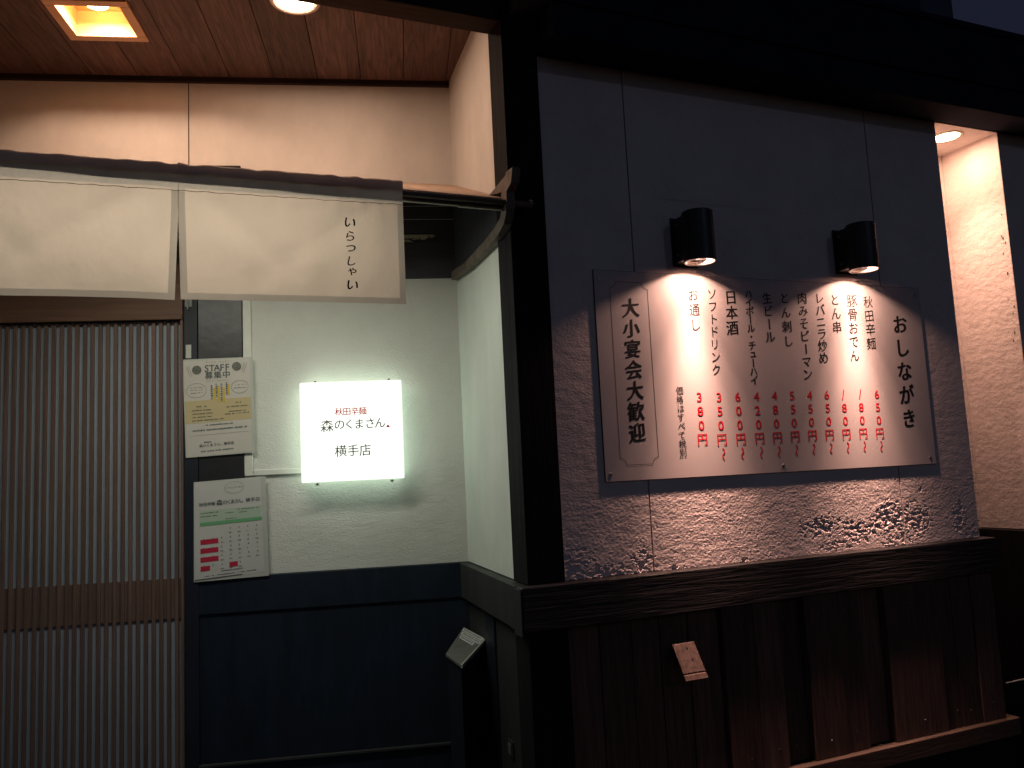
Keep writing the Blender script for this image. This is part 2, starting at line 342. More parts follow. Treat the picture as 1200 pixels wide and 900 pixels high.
# wall to the right of the niche
rw = thing('render_wall', 'narrow strip of dim rendered wall at the far right, past the lit niche', 'wall', F, (NX1, 0, 0))
part('render_panel', MB().box(NX1 + 0.002, 3.7, -0.02, 0.0, ZR, ZT), MT['stucco'], rw)
part('backing_wall', MB().box(NX1 + 0.022, 3.7, -0.2, -0.022, 0, 3.7), MT['backing'], rw)
part('base_board', MB().box(NX1 + 0.002, 3.7, -0.015, -0.001, 0, ZR - 0.002), MT['black_post'], rw)

# ================================================================== NICHE
ni = thing('lit_niche', 'tall recess at the right end of the wall, glowing orange from its ceiling light', 'niche', F, (2.45, -0.17, 1.21))
ND = -0.335
part('side_panel', MB().box(NX0 + 0.0, NX0 + 0.02, ND, -0.016, 0.0, ZT), MT['stucco'], ni)
part('side_panel', MB().box(NX1, NX1 + 0.018, ND, -0.001, ZR, ZT), MT['stucco'], ni)
part('back_panel', MB().box(NX0 + 0.02, NX1 - 0.001, ND, ND + 0.018, ZR, ZT), MT['stucco'], ni)
part('ceiling_panel', MB().box(NX0 - 0.003, NX1 + 0.02, ND - .01, -0.002, ZT, ZT + 0.03), MT['stucco'], ni)
part('base_board', MB().box(NX0 + 0.021, NX1 + 0.015, ND, ND + 0.05, 0, ZR - 0.003).box(NX1 - 0.035, NX1 - 0.001, ND + 0.05, -0.01, 0, ZR - 0.004), MT['black_post'], ni, bevel=0.003)
# worn edge chips on the niche's right arris
mbw = MB()
for k in range(34):
    z = 1.3 + random.random() * 1.5; d = -0.012 - random.random() * 0.03
    r = 0.002 + random.random() * 0.004
    mbw.add([(NX1 - 0.0012, d + r * cos(a) * random.uniform(.6, 1), z + 2.0 * r * sin(a) * random.uniform(.6, 1)) for a in [i * pi / 3 for i in range(6)]], [tuple(range(6))])
part('worn_edge', mbw, MT['chip'], ni, fixn=False)['kind'] = 'stuff'

# ================================================================== CORNER POST
cp = thing('corner_post', 'thick black timber post at the corner between the entrance alcove and the menu wall', 'post', F, (0.07, 0, 0))
part('post_shaft', MB().box(0.0, 0.1435, -0.121, 0.010, 1.211, 3.6), MT['black_post'], cp, bevel=0.0015)
part('post_foot', MB().box(-0.004, 0.144, -0.121, 0.004, 0, 1.055), MT['black_post'], cp, bevel=0.004)

# ================================================================== FRONT RAIL, BOARDS, LEDGE
ra = thing('dado_rail', 'heavy black grained timber rail running under the menu wall', 'rail', F, (1.1, 0.0, 1.058))
part('rail_timber', MB().box(-0.040, NX0 + 0.032, -0.012, 0.053, 1.058, 1.2085), MT['black_wood'], ra, bevel=0.004)
part('rail_end_block', MB().box(-0.047, -0.0405, -0.02, 0.050, 1.045, 1.203), MT['grey_d'], ra, bevel=0.002)
wb = thing('board_wall', 'dark vertical boards of uneven thickness below the black rail, ending on a ledge', 'wall', F, (1.1, 0, 0))
part('backing_board', MB().box(0.145, NX0 - 0.002, -0.03, -0.006, 0, 1.056), MT['backing'], wb)
bx = [(0.146, 0.27, .002), (0.27, 0.40, .004), (0.40, 0.52, .002), (0.52, 0.64, .004), (0.64, 0.775, 0.010), (0.775, 0.92, 0.0362), (0.92, 1.045, 0.0350), (1.045, 1.17, 0.004), (1.17, 1.335, 0.0382), (1.335, 1.455, 0.0338), (1.455, 1.588, 0.006),
      (1.588, 1.888, 0.0388), (1.888, 1.975, 0.0322), (1.975, 2.095, 0.0338), (2.095, 2.234, 0.0388)]
for a, b, w in bx:
    part('board', MB().box(a + 0.0015, b - 0.0015, -0.005, w, 0.432, 1.056), MT['board'], wb, bevel=0.002)
nm = None
for a, b, w in bx:
    for z in (0.50, 0.98):
        o = part('nail', MB().cyl(((a + b) / 2 + random.uniform(-.02, .02), w, z + random.uniform(-.01, .01)), 'w', 0.0035, 0.003, 0.0012, 8), MT['steel'], wb)
part('ledge', MB().box(0.146, NX0 + 0.048, -0.005, 0.062, 0.36, 0.4305), MT['beam_br'], wb, bevel=0.003)
part('plinth', MB().box(0.146, NX0 + 0.02, -0.005, 0.045, 0.0, 0.359), MT['black_post'], wb, bevel=0.003)

# ================================================================== RETURN WALL (side of alcove)
sw = thing('return_wall', 'smooth white return wall of the alcove, orange above the small roof with green sign glow tinted into the paint below', 'wall', Sd, (0.4, 0, 1.21))
part('plaster_panel', MB().box(-0.03, 0.782, -0.03, 0.0, 2.62, 3.55), MT['plaster'], sw)
part('plaster_panel', MB().box(-0.03, 0.782, -0.03, 0.0, 1.212, 2.615), MT['glow_plaster'], sw)
part('base_panel', MB().box(-0.03, 0.79, -0.03, 0.006, 0, 1.05), MT['grey_d'], sw, bevel=0.002)
part('corner_board', MB().box(0.34, 0.47, 0.006, 0.016, 0, 1.05), MT['navy_d'], sw, bevel=0.002)
part('dado_rail', MB().box(-0.03, 0.885, -0.02, 0.040, 1.056, 1.2075), MT['grey_d'], sw, bevel=0.003)

# ================================================================== ALCOVE BACK WALL
bw = thing('alcove_wall', 'white rendered back wall of the entrance alcove with navy panelling below', 'wall', B, (-0.5, 0, 0))
part('plaster_panel', MB().box(-1.204, 0.0, -0.03, 0.0, 2.9, 3.52), MT['plaster'], bw)
part('plaster_panel', MB().box(-3.2, -1.209, -0.03, 0.0, 2.9, 3.52), MT['plaster'], bw)
part('panel_joint', MB().box(-1.2095, -1.2035, -0.03, -0.004, 2.9, 3.52), MT['trim'], bw)
part('plaster_panel', MB().box(-0.975, 0.0, -0.03, 0.0, 1.211, 2.524), MT['stucco_b'], bw)
part('panelling', MB().box(-1.222, -0.002, -0.03, 0.004, 0, 1.056), MT['navy'], bw)
part('dado_rail', MB().box(-1.222, -0.002, -0.03, 0.014, 1.0565, 1.209), MT['navy'], bw, bevel=0.002)
part('skirting_strip', MB().box(-1.20, -0.03, 0.004, 0.020, 0.425, 0.437), MT['grey_d'], bw, bevel=0.002)
part('door_jamb', MB().box(-1.228, -1.170, -0.03, 0.02, 0.0, 2.60), MT['navy_d'], bw, bevel=0.003)
for z0, z1 in ((2.805, 2.869), (2.869, 2.935), (2.74, 2.805)):
    part('lap_board', MB().prism_wz([(-0.01, z0), (0.016, z0 + 0.002), (0.007, z1 + 0.003), (-0.01, z1 + 0.003)], -3.0, -0.0), MT['lap'], bw)
part('lap_board', MB().box(-3.0, 0.0, -0.02, 0.010, 2.695, 2.74), MT['grey_d'], bw)
part('lap_board', MB().box(-3.0, 0.0, -0.02, 0.014, 2.525, 2.694), MT['lap'], bw, bevel=0.002)
for z in (2.869, 2.805):  # pale strips standing in for highlights on the lap edges
    part('lap_highlight', MB().box(-3.0, -0.001, 0.0165, 0.0180, z - 0.0012, z + 0.0012), MT['film'], bw)
# frosted rough strip between the lap boards
st = MB(); rs = random.Random(3)
st.box(-1.1, -0.13, 0.0102, 0.0108, 2.716, 2.733)
for i in range(900):
    u = -1.0 + rs.random() * 0.90; fade = max(0.15, min(1, (-0.05 - u) / 0.16)); z = 2.733 - rs.random() ** 1.6 * 0.034 * fade
    s = 0.002 + 0.004 * rs.random()
    st.box(u, u + s * 2.2, 0.0102, 0.0115 + 0.002 * rs.random(), z - s * .5, z)
o = part('rough_strip', st, MT['drip'], bw); o['kind'] = 'stuff'
# black plate high on the wall
part('black_strip', MB().box(-1.72, -0.977, 0.0, 0.012, 3.028, 3.067), MT['backing'], bw, bevel=0.001)

# cornice and header
single('cornice', MB().box(-3.2, 0.0, 0.0, 0.022, 3.466, 3.489), MT['trim'], B, (-1, 0.0, 3.466), 'thin dark brown moulding where the plank ceiling meets the alcove back wall', 'moulding')
hb = single('header_beam', MB().box(-3.4, -0.002, -0.10, 0.004, 3.287, 3.75), MT['trim'], F, (-1.5, 0, 3.287), 'dark beam across the front of the alcove, at the top edge of the plank ceiling', 'beam', bevel=0.004)

# ================================================================== PLANK CEILING
CZ = 3.489
ce = thing('plank_ceiling', 'reddish brown grained plank ceiling over the entrance alcove', 'ceiling', B, (-0.8, 0.4, CZ))
ub = [0.19, -0.0135, -0.217, -0.417, -0.616, -0.816, -1.017, -1.219, -1.42, -1.62, -1.82, -2.02, -2.22, -2.42]
def wend(u): return (0.897 - 0.2535 * u) / 0.9673 - 0.06
SQ = (-1.583, -1.288, 0.345, 0.622)
RC = (-0.640, 0.662)
for i in range(len(ub) - 1):
    a, b = ub[i + 1] + 0.0015, ub[i] - 0.0015
    if i == 0: b = 0.11
    def prism(a, b, w0, w1a, w1b):
        m = MB(); m.hexa([(a, w1a, CZ), (b, w1b, CZ), (b, w0, CZ), (a, w0, CZ)], [(a, w1a, CZ + .02), (b, w1b, CZ + .02), (b, w0, CZ + .02), (a, w0, CZ + .02)]); return m
    m = MB()
    aa, bb = a, b
    cuts = [aa, bb] + [x for x in SQ[:2] if aa < x < bb]
    cuts.sort()
    for c0, c1 in zip(cuts[:-1], cuts[1:]):
        mid = (c0 + c1) / 2
        if SQ[0] < mid < SQ[1]:
            for w0, wa, wb_ in ((-0.02, SQ[2], SQ[2]), (SQ[3], wend(c0), wend(c1))):
                q = prism(c0, c1, w0, wa, wb_); m.add(q.v, q.f)
        else:
            q = prism(c0, c1, -0.02, wend(c0), wend(c1)); m.add(q.v, q.f)
    part('plank', m, MT['ceil'], ce, bevel=0.0012)
part('backing', MB().box(-2.5, -1.6, -0.02, 1.3, CZ + .022, CZ + .03).box(-1.27, 0.11, -0.02, 0.8, CZ + .022, CZ + .03), MT['backing'], ce)

# square recessed light
sq = thing('square_recessed_light', 'square amber recessed light with a cream frame in the plank ceiling', 'ceiling light', B, (-1.435, 0.483, CZ))
t = 0.038; u0, u1, w0, w1 = SQ
def frame_mb(u0, u1, w0, w1, t, z0, z1):
    m = MB()
    m.box(u0, u1, w0, w0 + t, z0, z1).box(u0, u1, w1 - t, w1, z0, z1).box(u0, u0 + t, w0 + t, w1 - t, z0, z1).box(u1 - t, u1, w0 + t, w1 - t, z0, z1); return m
part('frame', frame_mb(u0 - .008, u1 + .008, w0 - .008, w1 + .008, t, CZ - 0.012, CZ - 0.0005), MT['cream'], sq, bevel=0.003)
part('liner', frame_mb(u0 + .022, u1 - .022, w0 + .022, w1 - .022, 0.006, CZ - 0.0004, CZ + 0.10).box(u0 + .022, u1 - .022, w0 + .022, w1 - .022, CZ + 0.10, CZ + 0.105), MT['amber'], sq)
part('bulb', MB().cyl((-1.435, 0.50, CZ + 0.055), 'z', 0.045, 0.030, 0.03, 24), MT['lens_alc'], sq, smooth=False)
# round recessed light
rl = thing('round_recessed_light', 'round warm downlight with a pale ring in the plank ceiling of the alcove', 'ceiling light', B, (RC[0], RC[1], CZ))
part('ring', MB().ring((RC[0], RC[1], CZ), [(0.098, -0.0005), (0.098, -0.006), (0.088, -0.010), (0.074, -0.006), (0.072, -0.001)]), MT['whiteenam'], rl, smooth=True)
part('lens', MB().cyl((RC[0], RC[1], CZ - 0.004), 'z', 0.073, 0.073, 0.003, 40), MT['lens_rnd'], rl)
def area(name, loc, r, e, col, spread=180):
    d = bpy.data.lights.new(name, 'AREA'); d.shape = 'DISK'; d.size = r * 2; d.energy = e; d.color = col; d.spread = radians(spread)
    o = bpy.data.objects.new(name, d); COL.objects.link(o); o.location = loc; return o

# ================================================================== NICHE DOWNLIGHT
nl = thing('niche_downlight', 'round warm downlight set in the ceiling of the lit niche', 'ceiling light', F, (2.452, -0.112, ZT))
part('ring', MB().ring((2.452, -0.112, ZT), [(0.078, -0.0005), (0.078, -0.004), (0.068, -0.007), (0.060, -0.003)]), MT['whiteenam'], nl, smooth=True)
part('lens', MB().cyl((2.452, -0.112, ZT - 0.003), 'z', 0.060, 0.060, 0.002, 36), MT['lens_rnd'], nl)

# ================================================================== EAVE
ev = thing('eave', 'black eave running above the menu wall up to the roof edge', 'eave', F, (1.5, 0, 3.175))
part('soffit_beam', MB().box(0.146, 3.9, -0.3, 0.160, 3.176, 3.30), MT['roof'], ev, bevel=0.003)
part('fascia', MB().box(0.03, 3.9, 0.02, 0.172, 3.302, 3.56), MT['roof'], ev, bevel=0.003)
part('roof_edge', MB().box(0.02, 3.9, -0.6, 0.182, 3.562, 3.592), MT['roof'], ev, bevel=0.002)

# ================================================================== SMALL CANOPY ROOF
cn = thing('entrance_canopy', 'small sloping board roof over the entrance with a dark beam along its front edge', 'canopy', F, (-1.2, 0, 2.55))
SL = 0.428; y0 = -0.022
def ywall(x): return 0.897 - (x - 0.097) * 0.262
xs = [0.02 - 0.125 * k for k in range(22)]
for i in range(len(xs) - 1):
    b, a = xs[i] - 0.001, xs[i + 1] + 0.001
    if i == 0: b = -0.002
    m = MB(); ys = ywall(a), ywall(b)
    def zt(y): return 2.600 + SL * (y + 0.0)
    tz = lambda y, d: 2.600 + SL * y - d
    q = [(a, -y0, tz(y0, .014)), (b, -y0, tz(y0, .014)), (b + (0.10 if i == 0 else 0), -ys[1], 2.976), (a, -ys[0], 2.976)]
    m.hexa(q, [(p[0], p[1], p[2] + 0.014) for p in q])
    part('roof_board', m, MT['roofb'], cn, bevel=0.001)
part('front_beam', MB().box(-2.6, -0.001, 0.003, 0.030, 2.553, 2.583), MT['beam_br'], cn, bevel=0.002)
dm = MB(); xx = -2.6
for k in range(13):
    x2 = min(-0.004, xx + 0.2); j = 0.0015 * (k % 3) - 0.001
    dm.box(xx, x2, 0.010, 0.024, 2.546 + j, 2.5525); xx = x2
    if xx >= -0.005: break
part('drip_strip', dm, MT['drip'], cn)
# side bracket: long timber on the side wall turning up at the front
br = MB()
wz = [(-0.86, 2.540), (-0.60, 2.512), (-0.24, 2.505), (-0.10, 2.508), (-0.01, 2.528), (0.018, 2.556), (0.018, 2.60), (0.065, 2.612), (0.112, 2.642), (0.131, 2.692), (0.108, 2.682), (0.02, 2.630),
      ]
out = [(-0.86, 2.505), (-0.55, 2.478), (-0.19, 2.468), (-0.06, 2.470), (0.03, 2.492), (0.065, 2.540), (0.068, 2.600), (0.113, 2.615), (0.131, 2.665)]
inn = [(-0.86, 2.545), (-0.60, 2.515), (-0.24, 2.508), (-0.10, 2.512), (-0.005, 2.524), (0.016, 2.552), (0.016, 2.600), (0.03, 2.632), (0.075, 2.668)]
def xsd(w):  # alcove-side wall face x for a given depth
    y = -w; return min(0.0, 0.0) + max(0.0, (y - 0.0)) * 0.108
for i in range(len(out) - 1):
    o0, o1, i0, i1 = out[i], out[i + 1], inn[i], inn[i + 1]
    def pr(q, dx): return (xsd(q[0]) - 0.0015 - dx, q[0], q[1])
    br.hexa([pr(o0, 0.032), pr(o1, 0.032), pr(i1, 0.032), pr(i0, 0.032)], [pr(o0, 0), pr(o1, 0), pr(i1, 0), pr(i0, 0)])
o = part('side_bracket', br, MT['bracket'], cn)
tp = [(-0.115, 2.646), (0.131, 2.668), (0.113, 2.615), (0.06, 2.603), (0.024, 2.598), (0.024, 2.612)]
part('bracket_tip', MB().hexa([(-0.031, w, z) for w, z in tp], [(-0.006, w, z) for w, z in tp]), MT['bracket'], cn, bevel=0.001)
ckk = MB()
chk = [(-0.889, 2.55), (-0.6, 2.52), (-0.24, 2.513), (-0.10, 2.517), (-0.01, 2.545), (-0.01, 2.575), (-0.889, 2.955)]
ckk.hexa([(xsd(w) - 0.0065, w, z) for w, z in chk], [(xsd(w) - 0.001, w, z) for w, z in chk])
part('side_cheek', ckk, MT['lap'], cn)

# unseen lamp under the canopy, added because the curtain looks backlit
cl = thing('canopy_underlight', 'slim strip lamp under the entrance canopy, unseen behind the hanging curtain', 'light', F, (-1.1, -0.28, 2.68))
part('fitting', MB().box(-1.75, -0.50, -0.31, -0.25, 2.652, 2.680), MT['whiteenam'], cl, bevel=0.003)
part('tube', MB().box(-1.73, -0.52, -0.295, -0.265, 2.640, 2.6515), mat('strip_tube', (0.9, 0.88, 0.8), 0.4, emis=(1.0, 0.86, 0.68), estr=6), cl, bevel=0.002)

# ================================================================== NOREN
rod = thing('curtain_rod', 'dark round rod with a knob end holding the short entrance curtain', 'rod', F, (-1.1, 0.05, 2.57))
part('pole', MB().cyl((-2.5, 0.052, 2.564), 'u', 0.010, 0.010, 2.56, 16), MT['bracket'], rod, smooth=True)
part('knob', MB().cyl((0.054, 0.052, 2.566), 'u', 0.014, 0.016, 0.018, 18), MT['bracket'], rod, bevel=0.003)
nr = thing('noren_curtain', 'short cream cloth entrance curtain in split panels with black handwriting on the right panel', 'curtain', F, (-1.12, 0.055, 2.17))
def ztop(x): return 2.586 + (x + 0.415) * 0.0185 * 1.0
def zbot(x): return 2.176 + (x + 0.41) * 0.014
def fold(x, t, ph):   # t 0 top .. 1 bottom
    return 0.005 * sin(x * 9 + ph) * t + 0.011 * noise.noise(Vector((x * 3.1, t * 1.5, ph))) * (0.25 + t) + 0.0045 * noise.noise(Vector((x * 14, t * 2.2, ph + 5))) * (1 - 0.4 * t)
def cloth_panel(xa, xb, ph, split_a=0.0, split_b=0.0):
    nx, nz = 70, 40; body = MB(); hem = MB(); vs = []
    for j in range(nz + 1):
        t = j / nz
        for i in range(nx + 1):
            s = i / nx
            a = xa + split_a * max(0, t - 0.28); b = xb - split_b * max(0, t - 0.28)
            x = a + (b - a) * s
            z = ztop(x) + (zbot(x) - ztop(x)) * t
            ruff = 0.004 * noise.noise(Vector((x * 22, 0, ph))) * (1 if t < 0.06 else max(0, 1 - (t - .06) * 8))
            # diagonal pull folds from the upper corners
            c1 = (s * 1.0 - t * 0.75); pull = 0.010 * math.exp(-((s - 1 + t * 0.8) / 0.09) ** 2) + 0.009 * math.exp(-((s - t * 0.6) / 0.08) ** 2)
            w = 0.066 + 0.0035 * noise.noise(Vector((x * 42, t * 2.5, ph))) * math.exp(-abs(t - 0.17) / 0.10) + fold(x, t, ph) + pull * min(1, t * 4) * (1 - t)
            vs.append((x, w, z + ruff))
    fb = []; fh = []; ht = int(nz * 0.165); hb_ = nz - 2
    for j in range(nz):
        for i in range(nx):
            a = j * (nx + 1) + i; q = (a, a + 1, a + nx + 2, a + nx + 1)
            hemq = j < ht or j >= hb_ or i < 2 or i >= nx - 2
            (fh if hemq else fb).append(q)
    return vs, fb, fh
for xa, xb, ph, sa, sb in ((-1.830, -1.1165, 1.3, 0.0, 0.016), (-1.1185, -0.415, 4.1, 0.010, 0.0), (-2.45, -1.834, 8.0, 0, 0)):
    vs, fb, fh = cloth_panel(xa, xb, ph, sa, sb)
    m = MB(); m.v = vs; m.f = fb + fh; m.mi = [0] * len(fb) + [2 if q[0] < 71 * 7 else 1 for q in fh]
    o = part('curtain_panel', m, [MT['cloth'], MT['cloth2'], MT['cloth3']], nr, smooth=True, fixn=False)
    # rod pocket roll over the top
    pk = MB(); n = 60
    vs = []
    for k in range(n + 1):
        x = xa + (xb - xa) * k / n
        for q in range(9):
            a = pi * q / 8
            rr = 0.0185 + 0.004 * noise.noise(Vector((x * 30, q * .4, ph)))
            drop = -0.020 if q == 0 else 0.0
            vs.append((x, 0.0555 + rr * cos(a), ztop(x) + 0.003 + drop + 0.9 * rr * sin(a) + 0.004 * noise.noise(Vector((x * 22, 0, ph)))))
    pk.add(vs, [(k * 9 + q, (k + 1) * 9 + q, (k + 1) * 9 + q + 1, k * 9 + q + 1) for k in range(n) for q in range(8)])
    part('rod_pocket', pk, MT['cloth3'], nr, smooth=True)
    # raw stitched line under the pocket
    sm = MB(); pts = [(xa + (xb - xa) * k / 40, ztop(xa + (xb - xa) * k / 40) - 0.070 + 0.0012 * sin(k * 1.7)) for k in range(41)]
    for p0, p1 in zip(pts[:-1], pts[1:]):
        t = 0.17; 
        sm.add([(p0[0], 0.0675 + fold(p0[0], t, ph) + .0035, p0[1] - .0009), (p1[0], 0.0675 + fold(p1[0], t, ph) + .0035, p1[1] - .0009), (p1[0], 0.0675 + fold(p1[0], t, ph) + .0035, p1[1] + .0009), (p0[0], 0.0675 + fold(p0[0], t, ph) + .0035, p0[1] + .0009)], [(0, 1, 2, 3)])
    part('hem_seam', sm, MT['trim'], nr, fixn=False)
lt = MB()
for ch, x, z, s, b in (('い', -0.597, 2.441, .040, .004), ('ら', -0.596, 2.396, .036, .004), ('っ', -0.594, 2.361, .040, .004), ('し', -0.595, 2.313, .034, .004), ('ゃ', -0.591, 2.281, .034, .004), ('い', -0.593, 2.233, .040, .004)):
    put_char(lt, ch, x, z, s * 1.04, 0.0, 0.016, 0.16, False, rot=-0.22)
# drape the writing on the cloth
ph = 4.1
nv = []
for x, w, z in lt.v:
    t = (ztop(x) - z) / (ztop(x) - zbot(x)); s = (x + 1.1185) / 0.7035
    pull = 0.010 * math.exp(-((s - 1 + t * 0.8) / 0.09) ** 2) + 0.009 * math.exp(-((s - t * 0.6) / 0.08) ** 2)
    nv.append((x, 0.066 + fold(x, t, ph) + pull * min(1, t * 4) * (1 - t) + 0.0015, z))
lt.v = nv
letters('lettering', lt, MT['ink'], nr)

# ================================================================== SLIDING DOOR
dr = thing('lattice_door', 'brown wooden sliding door of narrow vertical slats over frosted glass', 'door', B, (-1.9, 0, 0))
part('header', MB().box(-3.0, -1.2285, 0.0, 0.040, 2.346, 2.60), MT['doorh'], dr, bevel=0.003)
part('header_lip', MB().box(-3.0, -1.2285, 0.0, 0.048, 2.346, 2.368), MT['doorh'], dr, bevel=0.003)
part('stile', MB().box(-1.2385, -1.2285, -0.02, 0.036, 0.02, 2.345), MT['door'], dr, bevel=0.002)
part('glass', MB().box(-2.9, -1.2385, -0.012, -0.006, 0.02, 2.345), MT['frost'], dr)
part('middle_rail', MB().box(-2.9, -1.2385, -0.005, 0.0035, 1.047, 1.2175), MT['door'], dr, bevel=0.002)
part('bottom_rail', MB().box(-2.9, -1.2385, -0.005, 0.0035, 0.02, 0.16), MT['door'], dr, bevel=0.002)
smb = MB().box(0, 0.0155, 0, 0.0095, 0.0, 2.185)
sme = mesh_of('slat', smb, MT['door'], (0, 0, 0))
for k in range(36):
    o = bpy.data.objects.new('slat', sme); COL.objects.link(o); o.parent = dr
    u = -1.2385 - 0.0318 * (k + 1) + random.uniform(-.0008, .0008)
    o.location = (u + 0.0 - (-1.9), -0.0040, 0.16); bev(o, 0.0015, 1)

# ================================================================== BLACK PANEL BESIDE DOOR, DUCT, CLIPS
single('black_side_panel', MB().box(-1.168, -0.9765, 0.001, 0.016, 1.50, 2.55), MT['blackpl'], B, (-1.07, 0, 1.5), 'glossy black panel on the wall between the lattice door and the white cable duct', 'panel', bevel=0.003)
du = thing('cable_duct', 'thin white cable duct running down the wall and across to the glowing sign', 'cable duct', B, (-0.96, 0, 1.64))
part('vertical_duct', MB().box(-0.9745, -0.938, 0.0005, 0.014, 1.642, 2.53), MT['duct'], du, bevel=0.003)
part('horizontal_duct', MB().box(-0.937, -0.70, 0.0005, 0.014, 1.642, 1.668), MT['duct'], du, bevel=0.003)
cpz = thing('jamb_clip', 'small metal latch plate at the top of the dark door jamb', 'latch', B, (-1.205, 0.02, 2.40))
part('plate', MB().box(-1.222, -1.190, 0.0205, 0.026, 2.405, 2.445), MT['steel'], cpz, bevel=0.002)
part('hook', MB().box(-1.209, -1.203, 0.0265, 0.036, 2.392, 2.43), MT['steel'], cpz, bevel=0.001)
single('jamb_tape', MB().box(-1.218, -1.195, 0.0205, 0.022, 2.175, 2.235), MT['film'], B, (-1.205, 0.02, 2.17), 'grey strip of tape on the door jamb just above the recruitment poster', 'tape')

# ================================================================== GLOWING SIGN BOX
lb = thing('light_box_sign', 'square white glowing sign box with red and grey lettering on the alcove wall', 'sign', B, (-0.497, 0, 1.60))
L0, L1, Z0, Z1 = -0.719, -0.275, 1.600, 2.038
part('face', MB().box(L0, L1, 0.088, 0.100, Z0, Z1), MT['lightbox'], lb, bevel=0.004)
part('case', MB().box(L0 + 0.004, L1 - 0.004, 0.022, 0.0875, Z0 + 0.004, Z1 - 0.004), MT['lightbox_side'], lb, bevel=0.004)
part('back_plate', MB().box(L0 + 0.04, L1 - 0.04, 0.0, 0.0215, Z0 + 0.04, Z1 - 0.04), MT['duct'], lb)
for u in (L0 + 0.065, L1 - 0.055):
    for z, s in ((Z0 - 0.006, -1), (Z1 + 0.004, 1)):
        m = MB()
        n = 18; 
        vo = [(u + 0.011 * cos(2 * pi * i / n), z + 0.009 * sin(2 * pi * i / n)) for i in range(n)]
        m.prism_uz(vo, 0.070, 0.078)
        m2 = MB().prism_uz([(u + 0.004 * cos(2 * pi * i / n), z + s * 0.002 + 0.004 * sin(2 * pi * i / n)) for i in range(n)], 0.0785, 0.080)
        c = part('clip', m, MT['duct'], lb)
        hme = mesh_of('clip_hole', m2, MT['backing'], (-0.497, 0, 1.60)); ho = bpy.data.objects.new('clip_hole', hme); COL.objects.link(ho); ho.parent = c
r_ = MB(); htext(r_, '秋田辛麺', -0.552, -0.449, 1.9045, 0.036, 0.1015, 0.010, 0.04); letters('red_lettering', r_, MT['red'], lb)
gm = mat('grey_sign_ink', (0.08, 0.08, 0.08), 0.6, 0.2); 
g_ = MB()
for ch, u, z, s in (('森', -0.605, 1.8435, .053), ('の', -0.551, 1.848, .046), ('く', -0.508, 1.848, .044), ('ま', -0.466, 1.8475, .044), ('さ', -0.418, 1.8485, .046), ('ん', -0.375, 1.849, .046)):
    put_char(g_, ch, u, z, s * 1.06, 0.1015, 0.006, 0.05)
for ch, u in (('横', -0.548), ('手', -0.495), ('店', -0.442)): put_char(g_, ch, u, 1.731, 0.052, 0.1015, 0.006, 0.05)
letters('grey_lettering', g_, gm, lb)
d_ = MB(); d_.add([(-0.348, .1015, 1.829), (-0.332, .1015, 1.827), (-0.333, .1015, 1.834), (-0.340, .1015, 1.840), (-0.345, .1015, 1.836)], [(0, 1, 2, 3, 4)]); letters('red_dot', d_, MT['red'], lb)

# ================================================================== POSTERS
def quadmap(c):   # c = tl,tr,br,bl in (u,z); returns f(s,t) s right 0-1, t down 0-1
    def f(s, t):
        u = (1 - t) * ((1 - s) * c[0][0] + s * c[1][0]) + t * ((1 - s) * c[3][0] + s * c[2][0])
        z = (1 - t) * ((1 - s) * c[0][1] + s * c[1][1]) + t * ((1 - s) * c[3][1] + s * c[2][1])
        return u, z
    return f
def sheet(q, w0, curl, ph):
    m = MB(); n = 14
    def ww(s, t): return w0 + curl * (0.5 + 0.5 * sin(s * 3 + ph) * cos(t * 4 + ph)) * 0.5
    vs = []
    for j in range(n + 1):
        for i in range(n + 1):
            u, z = q(i / n, j / n); vs.append((u, ww(i / n, j / n), z))
    m.add(vs, [((j + 1) * (n + 1) + i, (j + 1) * (n + 1) + i + 1, j * (n + 1) + i + 1, j * (n + 1) + i) for j in range(n) for i in range(n)])
    return m, ww
def on(q, ww, mb, s0, s1, t0, t1, mi=0, lift=0.0008, n=4):
    for k in range(n):
        sa, sb = s0 + (s1 - s0) * k / n, s0 + (s1 - s0) * (k + 1) / n
        pts = [(sa, t1), (sb, t1), (sb, t0), (sa, t0)]
        mb.add([(q(s, t)[0], ww(s, t) + lift, q(s, t)[1]) for s, t in pts], [(0, 1, 2, 3)], mi)
def bars(q, ww, mb, s0, s1, t, h, rnd, fill=0.75, lift=0.0009):
    s = s0
    while s < s1:
        l = rnd.uniform(0.008, 0.02); 
        if rnd.random() < fill: on(q, ww, mb, s, min(s1, s + l), t - h * rnd.uniform(.3, .5), t + h * rnd.uniform(.3, .5), n=1, lift=lift)
        s += l + 0.005
def word(q, ww, mb, txt, s0, s1, t, size, bold=0.0, shear=0.0, lift=0.0012):
    n = len(txt)
    for i, ch in enumerate(txt):
        s = s0 + (s1 - s0) * (i / (n - 1) if n > 1 else 0); u, z = q(s, t)
        put_char(mb, ch, u, z, size, ww(s, t) + lift, bold, shear)
def ell(q, ww, mb, cs, ct, rs_, rt, wid, lift=0.001):
    n = 36; pts = [q(cs + rs_ * cos(2 * pi * i / n), ct + rt * sin(2 * pi * i / n)) for i in range(n)]
    mb.stroke(pts, wid, ww(cs, ct) + lift + 0.0006, closed=True)
rnd = random.Random(11)
